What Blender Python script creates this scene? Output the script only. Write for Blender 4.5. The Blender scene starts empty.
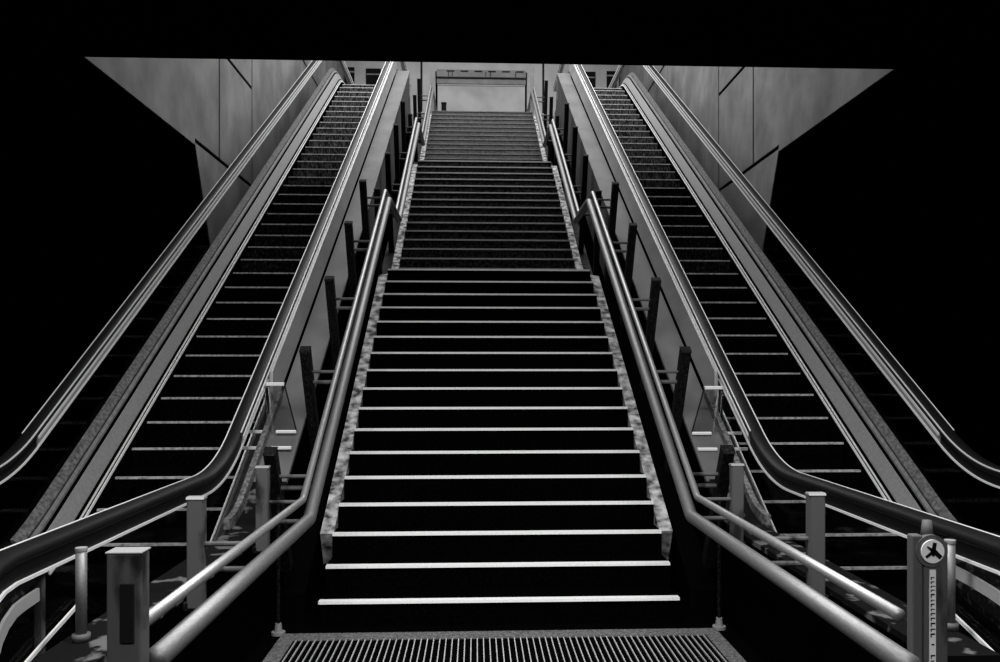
import bpy, bmesh, math, random
from mathutils import Vector
random.seed(7)
S = bpy.context.scene
COL = S.collection
EYE = 1.746            # eye height, metres
CAMX = -0.17           # camera stands a little left of the stair's middle
T30 = 0.5774
PI = math.pi

# ------------------------------------------------------------------ materials
def nt_mat(name):
    m = bpy.data.materials.new(name); m.use_nodes = True
    nt = m.node_tree; nt.nodes.clear()
    out = nt.nodes.new('ShaderNodeOutputMaterial')
    return m, nt, out

def mat(name, c, rough=0.6, metal=0.0, spec=0.3, noise=0.0, scale=8.0, c2=None, stretch=(1,1,1), detail=5.0, contrast=(0.35,0.65), bump=0.0):
    m, nt, out = nt_mat(name)
    p = nt.nodes.new('ShaderNodeBsdfPrincipled')
    c = (c,c,c) if not isinstance(c, tuple) else c
    p.inputs['Roughness'].default_value = rough
    p.inputs['Metallic'].default_value = metal
    p.inputs['Specular IOR Level'].default_value = spec
    nt.links.new(p.outputs[0], out.inputs[0])
    if c2 is None and noise > 0:
        c2 = tuple(min(1, v*(1+noise)) for v in c); c = tuple(v*(1-noise) for v in c)
    if c2 is not None:
        c2 = (c2,c2,c2) if not isinstance(c2, tuple) else c2
        tc = nt.nodes.new('ShaderNodeTexCoord'); mp = nt.nodes.new('ShaderNodeMapping')
        mp.inputs['Scale'].default_value = stretch
        nz = nt.nodes.new('ShaderNodeTexNoise'); nz.inputs['Scale'].default_value = scale; nz.inputs['Detail'].default_value = detail
        rp = nt.nodes.new('ShaderNodeValToRGB')
        rp.color_ramp.elements[0].position = contrast[0]; rp.color_ramp.elements[1].position = contrast[1]
        rp.color_ramp.elements[0].color = (*c,1); rp.color_ramp.elements[1].color = (*c2,1)
        nt.links.new(tc.outputs['Object'], mp.inputs[0]); nt.links.new(mp.outputs[0], nz.inputs[0])
        nt.links.new(nz.outputs[0], rp.inputs[0]); nt.links.new(rp.outputs[0], p.inputs['Base Color'])
        if bump:
            b = nt.nodes.new('ShaderNodeBump'); b.inputs['Strength'].default_value = bump; b.inputs['Distance'].default_value = 0.01
            nt.links.new(nz.outputs[0], b.inputs['Height']); nt.links.new(b.outputs[0], p.inputs['Normal'])
    else:
        p.inputs['Base Color'].default_value = (*c,1)
    return m

def glass_mat(name, tint=0.8, gloss=0.06):
    m, nt, out = nt_mat(name)
    t = nt.nodes.new('ShaderNodeBsdfTransparent'); t.inputs[0].default_value = (tint,tint,tint,1)
    g = nt.nodes.new('ShaderNodeBsdfGlossy'); g.inputs['Roughness'].default_value = 0.08; g.inputs[0].default_value = (.9,.9,.9,1)
    x = nt.nodes.new('ShaderNodeMixShader'); x.inputs[0].default_value = gloss
    nt.links.new(t.outputs[0], x.inputs[1]); nt.links.new(g.outputs[0], x.inputs[2]); nt.links.new(x.outputs[0], out.inputs[0])
    return m

def emit_mat(name, c, strength, c2=None, scale=2.0):
    m, nt, out = nt_mat(name)
    e = nt.nodes.new('ShaderNodeEmission'); e.inputs[1].default_value = strength
    if c2 is not None:
        tc = nt.nodes.new('ShaderNodeTexCoord'); nz = nt.nodes.new('ShaderNodeTexNoise'); nz.inputs['Scale'].default_value = scale
        rp = nt.nodes.new('ShaderNodeValToRGB'); rp.color_ramp.elements[0].color = (c,c,c,1); rp.color_ramp.elements[1].color = (c2,c2,c2,1)
        rp.color_ramp.elements[0].position = .35; rp.color_ramp.elements[1].position = .65
        nt.links.new(tc.outputs['Object'], nz.inputs[0]); nt.links.new(nz.outputs[0], rp.inputs[0]); nt.links.new(rp.outputs[0], e.inputs[0])
    else:
        e.inputs[0].default_value = (c,c,c,1)
    nt.links.new(e.outputs[0], out.inputs[0])
    return m

M = dict(
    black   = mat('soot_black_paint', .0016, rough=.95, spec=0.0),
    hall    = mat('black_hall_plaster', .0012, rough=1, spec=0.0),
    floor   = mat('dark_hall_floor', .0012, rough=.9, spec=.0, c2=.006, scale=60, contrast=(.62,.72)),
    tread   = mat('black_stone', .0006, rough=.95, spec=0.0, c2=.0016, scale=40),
    tread2  = mat('worn_dark_stone', .006, rough=.95, spec=0.02, c2=.06, scale=26, contrast=(.4,.72)),  # worn stone, also lightened to carry some of the light from above
    tread3  = mat('worn_grey_stone', .05, rough=.95, spec=0.05, c2=.16, scale=9, contrast=(.3,.7), stretch=(2,1,4)),  # worn stone of the top flight, with the top light put into its colour
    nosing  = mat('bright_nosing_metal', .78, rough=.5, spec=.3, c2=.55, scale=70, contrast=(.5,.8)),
    nosing2 = mat('worn_nosing_metal', .34, rough=.6, spec=.3, c2=.2, scale=60),  # second-flight nosings, darker than those of the first
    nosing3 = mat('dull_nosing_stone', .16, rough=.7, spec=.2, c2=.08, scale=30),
    stringer= mat('pale_stringer_stone', .04, rough=.85, spec=.1, c2=.6, scale=12, contrast=(.35,.66)),
    panel   = mat('grey_wall_panel', .135, rough=.8, spec=.15, c2=.26, scale=1.6, detail=15, contrast=(.3,.72)),
    groove  = mat('dark_joint', .002, rough=1, spec=0),
    clad    = mat('brushed_cladding', .34, rough=.45, metal=.3, spec=.4, c2=.42, scale=3, stretch=(1,.3,2)),
    deckm   = mat('grey_deck_metal', .26, rough=.4, metal=.35, spec=.4, c2=.32, scale=40),
    deckd   = mat('worn_inner_deck', .13, rough=.6, metal=.2, spec=.3, c2=.2, scale=20),
    bright  = mat('polished_trim', .8, rough=.4, metal=.25, spec=.5),
    deckw   = mat('speckled_outer_band', .05, rough=.7, spec=.1, c2=.14, scale=35),
    wornd   = mat('worn_black_newel_deck', .003, rough=.8, spec=.03, c2=.03, scale=14, contrast=(.55,.65)),  # level end of the deck, its shade put into a near-black colour
    blackg  = mat('black_guide', .004, rough=.6, spec=.1),  # low copy of the grey guide, darkened in place of shade
    guide   = mat('grey_guide', .34, rough=.5, metal=.2, spec=.3),
    rubber  = mat('black_handrail_rubber', .006, rough=.5, spec=.11),
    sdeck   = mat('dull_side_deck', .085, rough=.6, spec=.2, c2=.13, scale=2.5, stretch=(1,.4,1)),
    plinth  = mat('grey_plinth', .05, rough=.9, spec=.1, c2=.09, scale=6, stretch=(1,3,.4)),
    rail2   = mat('bright_steel_tube', .27, rough=.42, metal=.55, spec=.4, noise=.1, scale=25, stretch=(6,1,6)),
    worn    = mat('worn_black_deck', .004, rough=.8, spec=.05, c2=.09, scale=6, contrast=(.56,.62)),  # deck blackened where shaft light misses it, grey patches for lit spots
    trimw   = mat('worn_trim', .05, rough=.7, spec=.1, c2=.2, scale=40),
    rail    = mat('brushed_steel_tube', .17, rough=.5, metal=.55, spec=.35, noise=.12, scale=25, stretch=(6,1,6)),
    post    = mat('dark_speckled_post', .003, rough=.7, spec=.06, c2=.03, scale=70, contrast=(.48,.75)),
    postg   = mat('grey_worn_post', .012, rough=.6, metal=.1, spec=.2, c2=.085, scale=7, contrast=(.36,.46), stretch=(1,1,.4)),
    cap     = mat('pale_post_cap', .25, rough=.5, spec=.3),
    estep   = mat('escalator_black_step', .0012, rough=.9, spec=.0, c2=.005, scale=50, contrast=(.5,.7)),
    estep1  = mat('escalator_dusty_step', .004, rough=.8, spec=.02, c2=.07, scale=22, contrast=(.48,.75), stretch=(3,1,1)),  # same step lightened halfway, standing in for light from the shaft
    estep2  = mat('escalator_worn_step', .02, rough=.8, spec=.03, c2=.24, scale=16, contrast=(.42,.72), stretch=(3,1,1)),  # worn top steps, lightened further for the light up there
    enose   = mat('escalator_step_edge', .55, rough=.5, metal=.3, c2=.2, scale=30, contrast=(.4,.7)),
    glass   = glass_mat('balustrade_glass', .86, .012),
    clear   = glass_mat('clear_screen', .85, .08),
    pale    = mat('pale_plaster', .5, rough=.8, spec=.1, c2=.42, scale=2),
    beam    = mat('grey_beam', .2, rough=.7, spec=.2, c2=.26, scale=5),
    dark    = mat('dark_recess', .01, rough=.9, spec=.05),
    window  = emit_mat('frosted_lit_glass', .27, 1.0, .36, 1.6),
    disc    = mat('white_enamel', .75, rough=.5, spec=.3),
    ink     = mat('black_ink', .004, rough=.7, spec=.1),
    grate   = mat('grate_bar', .4, rough=.5, metal=.4, c2=.55, scale=30),
    frame   = mat('pale_stone_kerb', .05, rough=.9, c2=.16, scale=60, spec=.1),
)

# ------------------------------------------------------------------ mesh helpers
def obj(name, bm, m, parent=None, smooth=False, m2=None):
    me = bpy.data.meshes.new(name)
    bmesh.ops.recalc_face_normals(bm, faces=bm.faces[:])
    bm.to_mesh(me); bm.free()
    me.materials.append(m)
    if m2: me.materials.append(m2)
    if smooth:
        for p in me.polygons: p.use_smooth = True
    o = bpy.data.objects.new(name, me); COL.objects.link(o)
    if parent is not None:
        o.parent = parent
        o.matrix_parent_inverse = PINV.get(parent.name, None) or o.matrix_parent_inverse
    return o
PINV = {}

def add_box(bm, x0,x1,y0,y1,z0,z1, mi=0, bevel=0.0):
    vs = [bm.verts.new((x,y,z)) for x in (x0,x1) for y in (y0,y1) for z in (z0,z1)]
    fs = [(0,1,3,2),(4,6,7,5),(0,4,5,1),(2,3,7,6),(0,2,6,4),(1,5,7,3)]
    faces = []
    for f in fs:
        F = bm.faces.new([vs[i] for i in f]); F.material_index = mi; faces.append(F)
    if bevel > 0:
        es = set(e for F in faces for e in F.edges)
        bmesh.ops.bevel(bm, geom=list(es), offset=bevel, segments=2, affect='EDGES', profile=.5)
def box(*a, **k):
    bm = bmesh.new(); add_box(bm, *a, **k); return bm

def add_prism(bm, poly, x0, x1, mi=0):
    """poly in (y,z) extruded along x"""
    a = [bm.verts.new((x0,y,z)) for y,z in poly]; b = [bm.verts.new((x1,y,z)) for y,z in poly]
    n = len(poly)
    fs = [bm.faces.new(a), bm.faces.new(b[::-1])]
    for i in range(n): fs.append(bm.faces.new((a[i],b[i],b[(i+1)%n],a[(i+1)%n])))
    for f in fs: f.material_index = mi
def prism(poly,x0,x1):
    bm = bmesh.new(); add_prism(bm,poly,x0,x1); return bm

def add_sweep(bm, path, prof, X=0.0, sx=1, mi=0):
    """closed profile (x, n) swept along an open (y,z) path; sx mirrors x"""
    n = len(path); rings = []
    for i,(y,z) in enumerate(path):
        def dirn(a,b):
            d = Vector((b[0]-a[0], b[1]-a[1])); return d.normalized()
        if i == 0: t = dirn(path[0],path[1]); k = 1
        elif i == n-1: t = dirn(path[-2],path[-1]); k = 1
        else:
            t1, t2 = dirn(path[i-1],path[i]), dirn(path[i],path[i+1])
            t = (t1+t2).normalized(); k = 1/max(.3, t.dot(t1))
        ny, nz = -t.y*k, t.x*k
        rings.append([bm.verts.new((sx*(X+px), y+ny*pn, z+nz*pn)) for px,pn in prof])
    m = len(prof)
    for a,b in zip(rings,rings[1:]):
        for j in range(m):
            bm.faces.new((a[j],a[(j+1)%m],b[(j+1)%m],b[j])).material_index = mi
    bm.faces.new(rings[0]).material_index = mi; bm.faces.new(rings[-1][::-1]).material_index = mi
def sweep(path, prof, X=0.0, sx=1):
    bm = bmesh.new(); add_sweep(bm,path,prof,X,sx); return bm
def circ(r, n=12, cx=0, cn=0, rx=None):
    rx = rx or r
    return [(cx+rx*math.cos(2*PI*i/n), cn+r*math.sin(2*PI*i/n)) for i in range(n)]
def rect(x0,x1,n0,n1): return [(x0,n0),(x1,n0),(x1,n1),(x0,n1)]

def fillet(pts, R, seg=7):
    out = [pts[0]]
    for i in range(1,len(pts)-1):
        p0,p,p1 = Vector(pts[i-1]),Vector(pts[i]),Vector(pts[i+1])
        a,b = (p0-p).normalized(), (p1-p).normalized()
        ang = math.acos(max(-1,min(1,a.dot(b))))
        if PI-ang < 1e-3: out.append(tuple(p)); continue
        tl = (R[i-1] if isinstance(R,(list,tuple)) else R)/math.tan(ang/2)
        tl = min(tl, (p0-p).length*.49, (p1-p).length*.49); r = tl*math.tan(ang/2)
        c = p + (a+b).normalized()*(r/math.sin(ang/2))
        s,e = p+a*tl-c, p+b*tl-c
        th = math.atan2(s.y,s.x); dth = math.atan2(e.y,e.x)-th
        while dth > PI: dth -= 2*PI
        while dth < -PI: dth += 2*PI
        for k in range(seg+1):
            q = th+dth*k/seg
            out.append((c.x+r*math.cos(q), c.y+r*math.sin(q)))
    out.append(pts[-1]); return out
def zat(path, y):
    for a,b in zip(path,path[1:]):
        if a[0] <= y <= b[0]:
            return a[1]+(b[1]-a[1])*(y-a[0])/max(1e-9,b[0]-a[0])
    return path[0][1] if y < path[0][0] else path[-1][1]

def add_tube(bm, p0, p1, r, n=12, mi=0, r1=None):
    p0,p1 = Vector(p0),Vector(p1); d = (p1-p0).normalized()
    u = d.orthogonal().normalized(); v = d.cross(u); r1 = r if r1 is None else r1
    A = [bm.verts.new(p0+u*r*math.cos(2*PI*i/n)+v*r*math.sin(2*PI*i/n)) for i in range(n)]
    B = [bm.verts.new(p1+u*r1*math.cos(2*PI*i/n)+v*r1*math.sin(2*PI*i/n)) for i in range(n)]
    for i in range(n): bm.faces.new((A[i],A[(i+1)%n],B[(i+1)%n],B[i])).material_index = mi
    bm.faces.new(A[::-1]).material_index = mi; bm.faces.new(B).material_index = mi
def tube(*a,**k):
    bm = bmesh.new(); add_tube(bm,*a,**k); return bm

def thing(name, label, cat, loc, group=None):
    o = bpy.data.objects.new(name, None); o.empty_display_size = .2; COL.objects.link(o)
    o.location = loc; o['label'] = label; o['category'] = cat
    if group: o['group'] = group
    from mathutils import Matrix
    PINV[o.name] = Matrix.Translation(loc).inverted()
    return o
def tag(o, label, cat, group=None, kind=None):
    o['label'] = label; o['category'] = cat
    if group: o['group'] = group
    if kind: o['kind'] = kind
    return o
def struct(name, bm, m, label=None, cat=None, parent=None, m2=None):
    o = obj(name, bm, m, parent, m2=m2); o['kind'] = 'structure'
    if label: o['label'] = label
    if cat: o['category'] = cat
    return o

# ------------------------------------------------------------------ the hall
TOPZ = 8.02
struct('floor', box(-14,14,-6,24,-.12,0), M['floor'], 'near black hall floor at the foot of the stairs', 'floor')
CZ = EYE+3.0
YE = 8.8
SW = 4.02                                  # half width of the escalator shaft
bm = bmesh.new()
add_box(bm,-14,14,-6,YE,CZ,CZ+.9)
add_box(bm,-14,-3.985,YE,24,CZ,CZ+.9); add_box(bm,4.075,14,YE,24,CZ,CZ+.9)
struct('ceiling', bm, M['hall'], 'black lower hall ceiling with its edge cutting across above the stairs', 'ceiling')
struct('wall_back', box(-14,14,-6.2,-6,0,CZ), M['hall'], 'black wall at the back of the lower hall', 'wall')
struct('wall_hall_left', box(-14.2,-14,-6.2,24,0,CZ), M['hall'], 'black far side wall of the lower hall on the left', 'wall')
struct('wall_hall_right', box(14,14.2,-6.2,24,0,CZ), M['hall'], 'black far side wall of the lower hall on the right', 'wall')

# shaft walls: panels on a dark backing, open joints between them
def shaft_wall(side):
    g = .032
    pan, back = bmesh.new(), bmesh.new()
    SW = 3.96 if side < 0 else 4.05
    x0, x1 = SW, SW+.018
    Z1, Z2, Z3, ZT = EYE+3.08, EYE+4.74, EYE+6.77, 12.0
    ya, yb, yc, yd, ye = YE+.02, 13.42, 15.36, 19.5, 26.0
    yl = lambda z: 12.3+(CZ-z)*.55        # slanting end of the wall below the hall ceiling
    def P(poly): 
        add_prism(pan, poly, x0*side, x1*side)
    h = .03
    P([(ya,CZ+.02),(12.3,CZ+.02),(12.26,Z1+h),(yb-g,Z1+h),(yb-g,ZT),(ya,ZT)])
    P([(yl(1.2),1.2),(yc-g,1.2),(yc-g,Z1-h),(yl(Z1-h),Z1-h)])
    P([(yb+g,Z1+h),(yc-g,Z1+h),(yc-g,Z2-h),(yb+g,Z2-h)])
    P([(yb+g,Z2+h),(yc-g,Z2+h),(yc-g,ZT),(yb+g,ZT)])
    P([(yc+g,1.2),(yd-g,1.2),(yd-g,Z3-h),(yc+g,Z3-h)])
    P([(yc+g,Z3+h),(yd-g,Z3+h),(yd-g,ZT),(yc+g,ZT)])
    P([(yd+g,1.2),(ye,1.2),(ye,Z3-h),(yd+g,Z3-h)])
    P([(yd+g,Z3+h),(ye,Z3+h),(ye,ZT),(yd+g,ZT)])
    add_prism(back, [(YE+.02,CZ+.02),(12.3,CZ+.02),(yl(1.2),1.2),(26,1.2),(26,ZT),(YE+.02,ZT)], side*(SW+.02), side*(SW+.2))
    nm = 'left' if side < 0 else 'right'
    w = struct('wall_'+nm, back, M['groove'], 'grey panelled wall beyond the %s escalator'%nm, 'wall')
    struct('wall_panel', pan, M['panel'], parent=w)
for s in (-1,1): shaft_wall(s)
struct('roof', box(-SW-.2,SW+.2,8.0,26.2,12.0,12.2), M['pale'], 'roof over the escalator shaft', 'roof')
struct('wall_front', box(-SW-.2,SW+.2,7.7,YE,CZ+.9,12.0), M['hall'], 'dark bulkhead above the hall ceiling edge', 'wall')

# ------------------------------------------------------------------ stairs
D0, TR, R1, R2 = 6.07, .30, .1732, .175
WH = 1.23
steps = []                                # (y, z top, depth, flight)
for n in range(17):
    steps.append((D0+n*TR, R1*(n+1), TR if n < 16 else 1.45+TR*0, 1))
# flight two: first nosing beyond the landing
y2 = D0+16*TR+1.45; z2 = R1*17
for i in range(15):
    steps.append((y2+i*TR, z2+R2*(i+1), TR if i < 14 else 1.45, 2))
y3 = y2+14*TR+1.45; z3 = z2+R2*15
for k in range(14):
    steps.append((y3+k*TR, z3+R2*(k+1), TR, 3))
TOPY = y3+13*TR; TOPZ = z3+R2*14
def nose_path(dz=0.0, start=D0, ext=0.0):
    zA = R1
    return [(D0,R1+dz),(D0+16*TR,R1*17+dz),(y2,z2+R2+dz),(y2+14*TR,z2+R2*15+dz),(y3,z3+R2+dz),(TOPY,TOPZ+dz)]
stairs = thing('staircase','broad dark stone staircase with pale step edges rising in three flights between the escalators','staircase',(0,D0,0))
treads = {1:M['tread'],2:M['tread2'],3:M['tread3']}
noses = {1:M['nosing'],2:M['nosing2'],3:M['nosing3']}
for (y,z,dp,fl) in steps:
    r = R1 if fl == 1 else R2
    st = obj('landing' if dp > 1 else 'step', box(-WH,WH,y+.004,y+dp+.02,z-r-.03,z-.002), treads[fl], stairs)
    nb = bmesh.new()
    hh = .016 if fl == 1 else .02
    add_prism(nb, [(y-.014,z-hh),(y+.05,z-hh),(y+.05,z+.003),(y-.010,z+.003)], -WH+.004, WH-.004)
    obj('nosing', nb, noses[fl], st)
# solid beneath the steps
under = [(D0+.3,0)]+[(y,z-.32) for (y,z) in nose_path()[0:]]+[(TOPY,0)]
under = [(D0+.55,0),(D0+16*TR+.3,R1*17-.35),(y2+.3,z2-.2),(y2+14*TR+.3,z2+R2*15-.35),(y3+.3,z3-.2),(TOPY+.3,TOPZ-.35),(TOPY+.3,0)]
obj('soffit_block', prism(under,-WH+.01,WH-.01), M['black'], stairs)
# pale stringers either side
for s in (-1,1):
    pth = nose_path(-.075)
    pth = [(D0+.70, pth[0][1]+.70*T30)]+pth[1:]
    o = obj('stringer', sweep(pth, rect(WH+.005,WH+.105,-.30,0), 0, s), M['stringer'], stairs)

# ------------------------------------------------------------------ tube railings with dark posts
RY0 = 2.97                                # where the level rails meet the end posts
def rail_path(h_level, dlt, y0=RY0):
    """level, 30 degree, level over the landings; dlt = drop of the slope line under the eye"""
    e = EYE
    zl = e-h_level
    ya = (zl-e+dlt)/T30
    yb = D0+16*TR; zb = e+T30*yb-dlt
    d2 = dlt+1.45*T30
    yc = yb+1.45; yd = y2+14*TR; zd = zb+(yd-yc)*(R2/TR)
    ye = yd+1.45; yf = TOPY; zf = zd+(yf-ye)*(R2/TR)
    return [(y0,zl),(ya,zl),(yb,zb),(yc,zb),(yd,zd),(ye,zd),(yf,zf),(yf+1.6,zf)]
P1L = rail_path(.834, 4.13, 2.985); P2L = rail_path(.955, 4.243, 2.985)
P1R = rail_path(.834, 4.13, 2.96); P2R = rail_path(.955, 4.243, 2.80)
X1, X2, XP = 1.26, 1.218, 1.49

def lean_post(y, z, L, ang, par, m, w=.075, d=.05, XP=XP):
    """flat bar whose top is at (y,z); ang is its lean towards the hall"""
    sgn = par['side']; o = par['o']
    bm = bmesh.new()
    ty, tz = -math.sin(ang), math.cos(ang)          # along the bar, upward
    py, pz = math.cos(ang), math.sin(ang)
    cx = XP*sgn
    prof = []
    for (a,b) in ((-d,-L),(d,-L),(d,-.015),(d*.6,0),(-d*.6,0),(-d,-.015)):
        prof.append((y+py*a+ty*b, z+pz*a+tz*b))
    add_prism(bm, prof, cx-w/2, cx+w/2)
    es = [e for e in bm.edges if abs(e.verts[0].co.x-e.verts[1].co.x) < 1e-6]
    bmesh.ops.bevel(bm, geom=es, offset=.006, segments=2, affect='EDGES')
    p = obj('post', bm, m, o)
    c = bmesh.new()
    prof = [(y+py*a+ty*b, z+pz*a+tz*b) for (a,b) in ((-d-.002,-.008),(d+.002,-.008),(d*.7,.003),(-d*.7,.003))]
    add_prism(c, prof, cx-w/2-.003, cx+w/2+.003)
    obj('post_cap', c, M['cap'] if m is M['postg'] else M['post'], p)
    return p, (ty,tz)

def line_hit(path, y, z, ty, tz):
    """where the post's centre line crosses a rail path"""
    best = None
    for k in range(0,260):
        q = -k*.005; yy, zz = y+ty*q, z+tz*q
        d = abs(zat(path,yy)-zz)
        if best is None or d < best[0]: best = (d,yy,zz)
    return best[1], best[2]

for s in (-1,1):
    R = thing('stair_railing',
        'twin tube steel stair railing with dark posts, ending at the plain mottled end post' if s < 0 else
        'twin tube steel stair railing with dark posts, on the round sign side',
        'railing', (s*X1,RY0,0), 'stair railings')
    P1, P2 = (P1L,P2L) if s < 0 else (P1R,P2R)
    obj('upper_rail', sweep(fillet(P1,.12,4), circ(.022,14), X1, s), M['rail2'], R, True)
    obj('lower_rail', sweep(fillet(P2,.12,4), circ(.040,16), X2, s), M['rail'], R, True)
    par = dict(side=s,o=R)
    def brackets(p, hy, hz, r, xr):
        b = bmesh.new(); add_tube(b,(s*(XP-.03),hy,hz),(s*xr,hy,hz),r,10)
        obj('bracket', b, M['postg'], p)
    # first flight: bars square to the slope
    ang = math.radians(30)
    for y in (5.82,7.0,8.15,9.36,10.54):
        z = EYE+T30*y-3.89
        p,(ty,tz) = lean_post(y,z,1.42 if y > 6 else 1.0,ang,par,M['post'])
        for pp,r,xr in ((P1,.013,X1),(P2,.016,X2)):
            hy,hz = line_hit(pp,y,z,ty,tz); brackets(p,hy,hz,r,xr)
    # landings and upper flights
    for y in (11.72,13.1,14.46,15.8):
        z = EYE+T30*y-4.43
        p,(ty,tz) = lean_post(y,z,1.5,math.radians(14 if y < 11.9 else 24),par,M['post'],XP=1.45)
        for pp,r,xr in ((P1,.013,X1),(P2,.016,X2)):
            hy,hz = line_hit(pp,y,z,ty,tz); brackets(p,hy,hz,r,xr)
    for y in (18.1,19.5,20.9):
        z = EYE+T30*y-5.33
        p,(ty,tz) = lean_post(y,z,1.5,math.radians(20),par,M['post'])
        for pp,r,xr in ((P1,.013,X1),(P2,.016,X2)):
            hy,hz = line_hit(pp,y,z,ty,tz); brackets(p,hy,hz,r,xr)
    # level part: upright grey posts
    for y in (5.62,4.30):
        z = 1.135
        p,(ty,tz) = lean_post(y,z,.52,0,par,M['postg'],w=.078,d=.03)
        for pp,r,xr in ((P1,.012,X1),(P2,.014,X2)):
            brackets(p,y,zat(pp,y),r,xr)
        b = bmesh.new(); add_box(b,s*(XP-.03),s*1.549,y-.028,y+.028,.60,.64,bevel=.004)
        obj('mount_plate', b, M['post'], p)
    # foot of the first leaning post
    b = bmesh.new(); add_tube(b,(s*1.46,5.92,0),(s*1.46,5.92,.02),.045,18); add_tube(b,(s*1.46,5.92,.02),(s*1.46,5.92,.075),.026,14,r1=.02)
    fp = obj('foot_plate', b, M['cap'], R)
    obj('foot_rod', tube((s*1.46,5.92,.07),(s*1.46,5.92,.9),.012,10), M['post'], fp)
    if s < 0:
        ep = obj('end_post', box(-1.345,-1.235,2.90,2.98,0,1.155,bevel=.008), M['postg'], R)
        obj('post_cap', box(-1.348,-1.232,2.897,2.983,1.153,1.160,bevel=.003), M['cap'], ep)
        cb = bmesh.new(); add_box(cb,-1.300,-1.255,2.892,2.9,.87,1.06,bevel=.003); obj('slot_plate', cb, M['dark'], ep)

# ------------------------------------------------------------------ escalators
EC = 2.615                                # centre line of each escalator
DE = 5.183
EZ = 8.10
epath = fillet([(2.6,.02),((DE-EYE+.02)/T30,.02),((EZ-EYE+DE)/T30,EZ),(23.4,EZ)],(3.3,1.7),10)
def hpath(off=0.0):
    HL, DH = 1.045+off, 4.233-off*1.1547
    zt = EZ+.93+off
    base = fillet([(3.36,HL),((HL-EYE+DH)/T30,HL),((zt-EYE+DH)/T30,zt),(23.2,zt)],1.6,12)
    return base
HP = hpath()
def newel(base, R=.40, ext=.5):
    y0,z0 = base[0]; pts = []
    for k in range(1,13):
        a = PI/2+PI*k/12
        pts.append((y0+R*math.cos(a), z0-R+R*math.sin(a)))
    pts = pts[::-1]
    return [(y0+ext,z0-2*R)]+pts+base
HPN = newel(HP)

def band(bm, lo, hi, x0, x1, ys):
    """upright sheet between two height functions of y"""
    prev = None
    for y in ys:
        a,b = lo(y),hi(y)
        v = [bm.verts.new((x0,y,a)),bm.verts.new((x1,y,a)),bm.verts.new((x1,y,b)),bm.verts.new((x0,y,b))]
        if prev:
            for j in range(4): bm.faces.new((prev[j],prev[(j+1)%4],v[(j+1)%4],v[j]))
        else: bm.faces.new(v)
        prev = v
    bm.faces.new(prev[::-1])
def frange(a,b,st):
    n = max(1,int(round((b-a)/st))); return [a+(b-a)*i/n for i in range(n+1)]

def vpath(path, dv):                      # a path lifted straight up
    return [(y,z+dv) for y,z in path]

def handrail_prof(c=0):                   # rounded rubber rail with two lips
    w,h = .055,.024
    pr = []
    for k in range(9):
        a = PI*k/8
        pr.append((c+w*math.cos(a)*1.0, h*math.sin(a)+.004))
    pr += [(c-w,-.012),(c-w*.72,-.026),(c-w*.5,-.018),(c-w*.45,0),(c+w*.45,0),(c+w*.5,-.018),(c+w*.72,-.026),(c+w,-.012)]
    return pr

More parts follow.
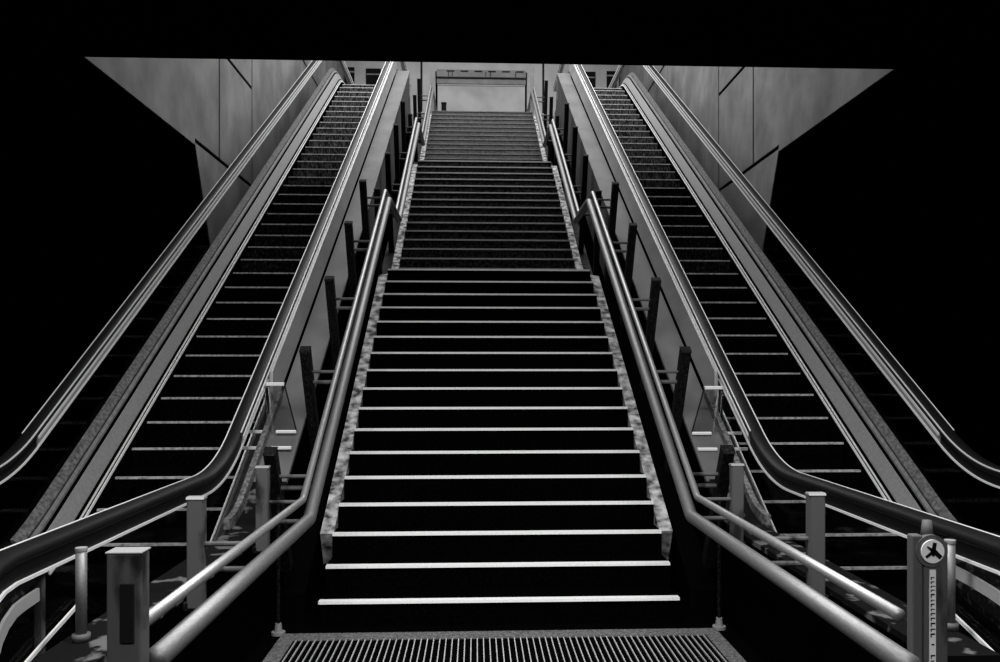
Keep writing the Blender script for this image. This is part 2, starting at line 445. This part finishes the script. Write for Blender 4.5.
for s in (-1,1):
    nm = 'left' if s < 0 else 'right'
    E = thing('escalator', 'escalator on the %s of the dark stairs, black steps between grey metal balustrades'%nm, 'escalator', (s*EC,3.3,0), 'the two escalators')
    # ---- steps
    TRD = .355
    ph = 9.916 if s < 0 else 9.954
    j0 = -int((ph-3.6)/TRD); j = j0
    while ph+j*TRD < 21.2:
        y = ph+j*TRD; z = zat(epath,y); zp = zat(epath,y-TRD)
        if y > 3.5:
            fr = max(.03, z-zp)
            b = bmesh.new()
            # tread with a gently curved riser below its front edge
            pr = [(y+TRD+.004,z),(y+.01,z),(y+.004,z-.02),(y+.02,z-fr*.5),(y+.06,z-fr-.02),(y+TRD+.004,z-fr-.02)]
            add_prism(b, pr, s*EC-.495, s*EC+.495)
            st = obj('step', b, M['estep'] if z < 3.0 else M['estep1'] if z < 4.6 else M['estep2'], E)  # colour brightens with height to paint in the light from above
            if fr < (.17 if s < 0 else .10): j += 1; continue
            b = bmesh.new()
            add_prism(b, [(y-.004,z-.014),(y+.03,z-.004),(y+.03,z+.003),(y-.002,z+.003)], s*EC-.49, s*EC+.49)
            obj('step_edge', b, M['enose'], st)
        j += 1
    b = bmesh.new(); add_box(b, s*EC-.5,s*EC+.5,2.7,3.55,.0,.03); obj('comb_plate', b, M['deckd'], E)
    b = bmesh.new(); add_box(b, s*EC-.5,s*EC+.5,21.2,23.3,EZ-.1,EZ+.012); obj('landing_plate', b, M['deckm'], E)
    low = [p for p in epath if p[0] >= 3.3]; low = [(3.3,zat(epath,3.3))]+low
    for side in (-1,1):                   # -1 towards the stairs, +1 towards the wall
        def X(u): return EC+side*u        # in the mirrored frame (x positive)
        def pr(lst): return [(side*u,n) for u,n in lst]
        tagn = 'inner' if side < 0 else 'outer'
        inc = [(6.35,zat(epath,6.35))]+[p for p in epath if p[0] > 6.36]
        fl_ = [p for p in low if p[0] < 6.34]+[(6.34,zat(epath,6.34))]
        sk = obj(tagn+'_skirt', sweep(low, pr([(.498,-.25),(.515,-.25),(.515,.05),(.498,.05)]), EC, s), M['black'], E)
        obj('skirt_trim', sweep(inc, pr([(.496,.050),(.507,.048),(.509,.066),(.500,.068)]), EC, s), M['bright'], sk)
        obj('skirt_line', sweep(inc, pr([(.517,.072),(.522,.072),(.524,.088),(.519,.090)]), EC, s), M['bright'], sk)
        dk = obj(tagn+'_deck', sweep(inc, pr([(.540,.09),(.540,.115),(.600,.225),(.605,.225),(.605,.09)]), EC, s), M['deckm'], E)
        obj('deck_strip', sweep(inc, pr([(.622,.09),(.622,.262),(.638,.285),(.642,.285),(.642,.09)]), EC, s), M['deckd'], dk)
        obj('deck_band', sweep(inc, pr([(.652,.09),(.652,.295),(.690,.335),(.712,.340),(.712,.09)]), EC, s), M['deckw'], dk)
        obj('deck_bed', sweep(inc, pr([(.517,.0),(.517,.050),(.535,.098),(.606,.218),(.642,.275),(.70,.31),(.70,.0)]), EC, s), M['black'], dk)
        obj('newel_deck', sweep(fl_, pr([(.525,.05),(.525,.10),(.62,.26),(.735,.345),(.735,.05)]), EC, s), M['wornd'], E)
        # handrail with its steel guides
        hr = obj(tagn+'_handrail', sweep(HPN, [(side*.72+a,b) for a,b in handrail_prof()], EC, s), M['rubber'], E, True)
        HI = [(6.5,zat(HP,6.5))]+[p for p in HP if p[0] > 6.52]
        gd = bmesh.new()
        for q,pth in ((.665,HI),(.775,HI)): add_sweep(gd, pth, pr([(q-.005,-.031),(q+.005,-.031),(q+.005,-.009),(q-.005,-.009)]), EC, s)
        for q,pth in ((.674,HPN),(.766,HI)): add_sweep(gd, pth, pr([(q-.004,.012),(q+.004,.012),(q+.004,.0225),(q-.004,.0225)]), EC, s)
        obj('guide_bead', gd, M['bright'], hr)
        gd = bmesh.new()
        HI = [(6.5,zat(HP,6.5))]+[p for p in HP if p[0] > 6.52]
        LOW = [p for p in HPN if p[0] < 6.48 or p[1] < .9]; LOW = LOW+[(6.49,zat(HP,6.49))]
        add_sweep(gd, HI, pr([(.684,-.088),(.756,-.088),(.764,-.034),(.764,-.020),(.676,-.020),(.676,-.034)]), EC, s)
        obj('guide_rail', gd, M['guide'], hr)
        obj('newel_guide', sweep(LOW, pr([(.684,-.088),(.756,-.088),(.764,-.034),(.764,-.020),(.676,-.020),(.676,-.034)]), EC, s), M['blackg'], hr)
        gd = bmesh.new()
        for q in (.679,.761): add_sweep(gd, HPN, pr([(q-.006,-.098),(q+.006,-.098),(q+.006,-.086),(q-.006,-.086)]), EC, s)
        obj('guide_lip', gd, M['bright'], hr)
        # glass between deck and handrail
        y0 = 3.02
        hi = lambda y: (zat(HP,y) if y >= 3.36 else HP[0][1]-.4+math.sqrt(max(0,.16-(3.36-y)**2)))-.07
        lo = lambda y: zat(epath,y)+.36
        if side > 0:
            g = bmesh.new(); band(g, lo, hi, s*X(.714), s*X(.726), frange(y0,22.8,.2)); obj('glass_panel', g, M['glass'], E)
        else:
            g = bmesh.new(); band(g, lo, hi, s*X(.714), s*X(.726), frange(y0,7.4,.1)); obj('glass_panel', g, M['glass'], E)
            # upright sheet under the handrail, then a flat side deck towards the stairs
            zl = lambda y,d: EYE+T30*y-d
            xs = EC-1.82
            up = [(7.35,zl(7.35,4.60)),(7.35,zl(7.35,4.27)),(18.6,zl(18.6,4.27)),(18.9,TOPZ+.30),(18.9,zl(18.9,4.60))]
            obj('side_cladding', prism(up, s*1.815, s*1.845), M['clad'], E)
            bk = [(7.3,zl(7.3,4.8)),(7.35,zl(7.35,4.3)),(18.5,zl(18.5,4.3)),(18.85,zl(18.85,4.8))]
            obj('cladding_backing', prism(bk, s*1.85, s*1.875), M['groove'], E)
            dpath = fillet([(3.25,.675),((.675-EYE+4.64)/T30,.675),(18.82,zl(18.82,4.64))],.8,8)
            hi_part = [(6.6,zl(6.6,4.64)),(18.82,zl(18.82,4.64))]
            lo_part = [p for p in dpath if p[0] < 6.55]+[(6.6,zl(6.6,4.64))]
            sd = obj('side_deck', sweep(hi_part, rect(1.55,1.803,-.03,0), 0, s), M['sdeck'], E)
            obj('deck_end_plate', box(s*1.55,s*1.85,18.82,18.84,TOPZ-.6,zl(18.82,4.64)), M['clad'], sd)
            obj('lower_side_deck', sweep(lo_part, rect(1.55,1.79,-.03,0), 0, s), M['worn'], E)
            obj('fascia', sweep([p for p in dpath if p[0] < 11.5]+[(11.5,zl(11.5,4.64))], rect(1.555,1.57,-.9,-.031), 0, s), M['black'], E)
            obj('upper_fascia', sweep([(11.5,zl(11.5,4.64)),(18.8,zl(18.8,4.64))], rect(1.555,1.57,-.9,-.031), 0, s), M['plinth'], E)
            obj('joint_trim', sweep([p for p in fillet([(4.6,.70),((.70-EYE+4.62)/T30,.70),(9,zl(9,4.62))],.8,8) if 5.6 < p[0] < 8.5]+[(7.6,zl(7.6,4.62))], rect(1.79,1.83,-.02,.05), 0, s), M['trimw'], E)
            # trims inside the newel
            nb_ = []
            for k in range(9):
                a_ = PI/2+PI*.75*k/8; nb_.append((3.45+.24*math.cos(a_), .62+.24*math.sin(a_)))
            nb_ = nb_[::-1]+([(3.56,.868)] if s < 0 else [(3.6,.875),(3.78,.885)])
            if s < 0: obj('newel_bracket', box(s*1.90-.018,s*1.90+.018,3.62,3.65,.60,.97,bevel=.008), M['postg'], E)
            obj('newel_band', sweep(nb_, pr([(.738,-.028),(.750,-.028),(.750,.022),(.738,.022)]), EC, s), M['clad'], E)
            nb_ = [(3.36+.1*math.cos(PI/2+PI*.7*k/6), .50+.1*math.sin(PI/2+PI*.7*k/6)) for k in range(7)][::-1]+[(3.6,.66),(3.95,.74)]
            obj('newel_trim', sweep(nb_, pr([(.738,-.008),(.748,-.008),(.748,.008),(.738,.008)]), EC, s), M['bright'], E)
    # truss beneath
    tr = [(3.2,0.0)]+[(3.2,.10)]+[(y,z-.18) for y,z in low if y > 6.2]+[(23.3,EZ-.2),(23.3,EZ-1.1),(20.6,EZ-1.1),(7.5,.0)]
    obj('truss', prism(tr, s*(EC-.73), s*(EC+.73)), M['black'], E)

# dark dwarf walls that carry the railing posts, between stair and escalator
for s in (-1,1):
    zl = lambda y,d: EYE+T30*y-d
    side = 'left' if s<0 else 'right'
    pol = [(6.35,0),(6.35,zl(6.35,5.25)),(10.9,zl(10.9,5.25)),(10.9,0)]
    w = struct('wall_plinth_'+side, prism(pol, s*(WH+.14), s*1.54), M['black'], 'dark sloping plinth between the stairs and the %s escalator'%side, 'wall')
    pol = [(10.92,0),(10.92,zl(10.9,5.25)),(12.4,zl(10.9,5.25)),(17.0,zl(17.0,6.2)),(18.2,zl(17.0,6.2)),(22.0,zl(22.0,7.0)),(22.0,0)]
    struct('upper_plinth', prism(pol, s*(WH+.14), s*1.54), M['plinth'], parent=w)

# ------------------------------------------------------------------ upper floor and far wall
bm = bmesh.new(); add_box(bm,-SW,SW,TOPY+.3,26.0,TOPZ-.3,TOPZ); 
struct('floor_upper', bm, M['beam'], 'upper floor beyond the top of the stairs', 'floor')
YB = 26.0
zz = lambda py,D=YB: EYE+(368-py)*D/894
W0 = 1.27
bm = bmesh.new()
add_box(bm,-SW,-2.05-.55,YB,YB+.2,TOPZ,12)
add_box(bm,SW,2.05+.55,YB,YB+.2,TOPZ,12)
add_box(bm,-2.62,2.62,YB,YB+.2,zz(72),12)
add_box(bm,-2.62,-W0-.06,YB,YB+.2,TOPZ,zz(72)); add_box(bm,2.62,W0+.06,YB,YB+.2,TOPZ,zz(72))
struct('wall_far', bm, M['pale'], 'pale far wall of the upper floor above and beside the bright pane', 'wall')
w = struct('window_1', box(-W0,W0,YB+.05,YB+.09,TOPZ,zz(85)), M['window'], 'bright frosted pane at the top of the stairs', 'window')
fr = bmesh.new()
add_box(fr,-W0,W0,YB-.02,YB+.05,zz(85)-.03,zz(85)+.02); add_box(fr,-W0,W0,YB-.02,YB+.05,TOPZ,TOPZ+.05)
struct('window_frame', fr, M['pale'], parent=w)
t1 = bmesh.new(); add_box(t1,-W0-.02,W0+.02,YB-.12,YB+.12,zz(78.5),zz(71.5))
for k in range(6):
    x = -1.0+k*.4
    add_box(t1,x,x+.22,YB-.14,YB-.118,zz(73.5),zz(72.6),mi=1)
for x in (-.95,-.85,.12,.25,.98): add_box(t1,x,x+.015,YB-.14,YB-.118,zz(78.2),zz(73.6),mi=1)
struct('trim_1', t1, M['beam'], 'grey slotted beam above the bright pane', 'beam', m2=M['dark'])
struct('trim_2', box(-W0-.02,W0+.02,YB-.05,YB+.12,zz(84.6),zz(80)), M['beam'], 'darker lower beam directly over the bright pane', 'beam')
for s in (-1,1):
    struct('trim_%d'%(3 if s<0 else 4), box(s*1.20,s*1.29,22.2,22.3,TOPZ,TOPZ+2.6), M['beam'], 'upright grey portal post at the %s of the stair top'%('left' if s<0 else 'right'), 'post')
    o = obj('dark_pole', tube((s*1.47,21.6,TOPZ-.1),(s*1.47,21.6,TOPZ+2.3),.026,14), M['post'])
    tag(o,'thin dark upright pole at the stair top on the %s'%('left' if s<0 else 'right'),'pole','poles at the stair top')
    # recessed dark opening in the far wall beside the pane
    op = bmesh.new()
    add_box(op,s*2.90,s*3.33,YB-.02,YB+.0,TOPZ,zz(70.5),mi=0)
    add_box(op,s*2.92,s*3.31,YB-.04,YB-.022,zz(77),zz(75.8),mi=1)
    add_box(op,s*3.66,s*3.95,YB-.02,YB+.0,TOPZ,zz(69.5),mi=0)
    add_box(op,s*3.66,s*3.95,YB-.04,YB-.022,zz(75),zz(73.5),mi=1)
    struct('trim_%d'%(5 if s<0 else 6), op, M['dark'], 'dark recess in the far wall beyond the %s escalator'%('left' if s<0 else 'right'), 'recess', m2=M['beam'])
# little post at the stair top, before the bright pane
bo = thing('bollard','small dark square bollard standing before the bright pane at the stair top','bollard',(-.85,23.2,TOPZ))
bx = -.17+(442.5-474)*23.2/894
obj('shaft', box(bx-.062,bx+.062,23.14,23.26,TOPZ,TOPZ+.56,bevel=.01), M['post'], bo)
obj('cap', box(bx-.068,bx+.068,23.13,23.27,TOPZ+.56,TOPZ+.59,bevel=.006), M['dark'], bo)

# ------------------------------------------------------------------ anti-climb screens beside the stairs
for s in (-1,1):
    A = thing('climb_guard','clear trapezoid climb guard with steel bars beside the %s railing'%('left' if s<0 else 'right'),'guard',(s*1.7,7.0,0),'clear climb guards')
    yb = 6.75
    Xc = lambda px,D: (px-474)*D/894-CAMX*-1
    def W(px,py,D): return ((px-474)*D/894+CAMX, D, EYE+(368-py)*D/894)
    if s < 0: q = dict(t0=(264,384),t1=(285,384),b0=(246,431),b1=(297,431),c0=(241,447),c1=(292,447),m0=(264,0),m1=(278,0))
    else:     q = dict(t0=(705,388),t1=(727,388),b0=(692,434),b1=(743,434),c0=(698,450),c1=(749,450),m0=(713,0),m1=(722,0))
    Dt,Db,Dc = 7.22,7.10,6.92
    pane = bmesh.new()
    pts = [W(*q['t0'],Dt),W(*q['t1'],Dt),W(*q['b1'],Db),W(*q['b0'],Db)]
    v = [bm_ for bm_ in (pane.verts.new(p) for p in pts)]; v2 = [pane.verts.new((p[0],p[1]+.012,p[2])) for p in pts]
    pane.faces.new(v); pane.faces.new(v2[::-1])
    for i in range(4): pane.faces.new((v[i],v[(i+1)%4],v2[(i+1)%4],v2[i]))
    obj('pane', pane, M['clear'], A)
    ed = bmesh.new(); add_tube(ed, pts[1],pts[2],.006,8); add_tube(ed, pts[0],pts[3],.006,8); obj('pane_edge', ed, M['dark'], A)
    def bar(p,q_,D,th=.012):
        a,b = W(*p,D),W(*q_,D); bm = bmesh.new(); add_box(bm,a[0],b[0],D-.02,D+.02,a[2]-th,a[2]+th,bevel=.004); return bm
    obj('top_bar', bar(q['t0'],q['t1'],Dt,.014), M['bright'], A)
    for (k0,k1,D) in (('b0','b1',Db),('c0','c1',Dc)):
        ya = q[k0][1]
        m0 = q[k0][0]+(18 if s<0 else 20); m1 = q[k1][0]-20
        obj('clamp_bar', bar(q[k0],(m0,ya),D), M['bright'], A); obj('clamp_bar', bar((m1,ya),q[k1],D), M['bright'], A)

# ------------------------------------------------------------------ things standing in front
for s in (-1,1):
    x = -1.715 if s < 0 else 1.772
    T = thing('tube_bollard','slim bright tube bollard by the escalator newel, '+('near the mottled end post' if s<0 else 'next to the round sign post'),'bollard',(x,3.58,.677),'tube bollards by the newels')
    obj('tube', tube((x,3.58,.70),(x,3.58,1.03),.021,16), M['rail'], T, True)
    obj('sleeve', tube((x,3.58,.677),(x,3.58,.705),.034,16), M['postg'], T, True)
    obj('cap', tube((x,3.58,1.03),(x,3.58,1.042),.023,16), M['cap'], T)
# sign post on the right
sx, sy = 1.378, 2.94
SP = thing('sign_post','mottled grey post with a round white sign and a vertical strip of lettering','sign post',(sx,sy,0))
obj('post', box(sx-.058,sx+.026,sy-.03,sy+.03,0,1.17,bevel=.008), M['postg'], SP)
obj('side_plate', box(sx-.098,sx-.061,sy-.03,sy+.01,.55,1.19,bevel=.006), M['postg'], SP)
hz = EYE-(552-368)*2.9/894-.012
hx = (932-474)*2.9/894+CAMX+.030
obj('sign_rim', tube((hx,sy-.034,hz),(hx,sy-.012,hz),.054,36), M['postg'], SP)
dsc = obj('sign_disc', tube((hx,sy-.040,hz),(hx,sy-.034,hz),.039,36), M['disc'], SP)
sm = bmesh.new()
def blade(a0,a1,r0,r1,w0,w1):
    # a tapering arm of the dark emblem
    c0 = Vector((hx+r0*math.cos(a0),hz+r0*math.sin(a0))); c1 = Vector((hx+r1*math.cos(a1),hz+r1*math.sin(a1)))
    d = (c1-c0).normalized(); n = Vector((-d.y,d.x))
    q = [c0+n*w0,c0-n*w0,c1-n*w1,c1+n*w1]
    va = [sm.verts.new((p.x,sy-.0425,p.y)) for p in q]; vb = [sm.verts.new((p.x,sy-.0395,p.y)) for p in q]
    sm.faces.new(va); sm.faces.new(vb[::-1])
    for i in range(4): sm.faces.new((va[i],va[(i+1)%4],vb[(i+1)%4],vb[i]))
R_ = math.radians
blade(R_(270),R_(78),.006,.030,.007,.006)
blade(R_(80),R_(-38),.004,.034,.008,.007)
blade(R_(20),R_(218),.004,.030,.006,.004)
blade(R_(0),R_(140),.002,.026,.007,.002)
blade(R_(90),R_(-85),.0,.016,.008,.003)
obj('emblem', sm, M['ink'], dsc)
obj('knob', tube((hx,sy,1.17),(hx,sy,1.235),.022,16,r1=.015), M['postg'], SP, True)
strip = obj('letter_strip', box(hx-.008,hx+.012,sy-.036,sy-.030,.55,hz-.062), M['disc'], SP)
lt = bmesh.new(); z = hz-.085
while z > .57:
    h = random.uniform(.006,.014)
    if random.random() < .8:
        add_box(lt,hx-.006+random.uniform(0,.004),hx+.006+random.uniform(0,.004),sy-.0378,sy-.0365,z-h*.35,z)
        if random.random() < .6: add_box(lt,hx-.006,hx-.003,sy-.0378,sy-.0365,z-h,z)
    z -= h+.006
obj('lettering', lt, M['ink'], strip)

# floor grating before the first step
G = thing('floor_grating','steel bar floor grating in a pale stone kerb at the foot of the stairs','grating',(0,5.3,0))
fb = bmesh.new()
GX = 1.33; GY1 = 5.76
add_box(fb,-GX-.10,GX+.10,GY1,GY1+.14,0,.012,bevel=.003)
add_box(fb,-GX-.10,-GX+.0,4.6,GY1-.004,0,.012,bevel=.003); add_box(fb,GX,GX+.10,4.6,GY1-.004,0,.012,bevel=.003)
obj('kerb', fb, M['frame'], G)
gb = bmesh.new()
n = 66
for i in range(n+1):
    x = -GX+.02+i*(2*GX-.04)/n
    add_box(gb,x-.003,x+.003,4.6,GY1-.01,.0,.012)

obj('grate', gb, M['grate'], G)
obj('pit', box(-GX,GX,4.6,GY1,0,.002), M['black'], G)

# ------------------------------------------------------------------ lights
def area(name, loc, size, sizey, power, rot=(0,0,0)):
    l = bpy.data.lights.new(name,'AREA'); l.shape = 'RECTANGLE'; l.size = size; l.size_y = sizey; l.energy = power
    o = bpy.data.objects.new(name,l); COL.objects.link(o); o.location = loc; o.rotation_euler = rot; return o
area('shaft_lamp', (0,15.5,11.8), 6, 10, 1050)
area('upper_lamp', (0,22.5,11.8), 6, 4, 160)
area('hall_lamp', (0,3.2,CZ-.05), 5, 1.2, 420)  # unseen fill added under the ceiling to brighten nosings, rails and posts
area('hall_lamp', (0,-1.5,CZ-.05), 6, 1.6, 320)  # second added fill, behind the camera, with no fixture
wd = bpy.data.worlds.new('World'); S.world = wd; wd.use_nodes = True
wd.node_tree.nodes['Background'].inputs[0].default_value = (.5,.5,.5,1)
wd.node_tree.nodes['Background'].inputs[1].default_value = 0.0

# ------------------------------------------------------------------ camera
cam = bpy.data.cameras.new('camera'); co = bpy.data.objects.new('camera',cam); COL.objects.link(co)
co.location = (CAMX,0,EYE)
F = 894.0
yaw = math.atan(40/F)
co.rotation_euler = (PI/2,0,-yaw)
cam.sensor_width = 36; cam.lens = F*36/1000
cam.shift_x = -15.5/1000; cam.shift_y = 37/1000
cam.clip_end = 200; cam.clip_start = .05
S.camera = co
S.view_settings.view_transform = 'Standard'
try: S.view_settings.look = 'None'
except Exception: pass
S.view_settings.gamma = 1; S.view_settings.use_curve_mapping = False
S.view_settings.exposure = 0.0
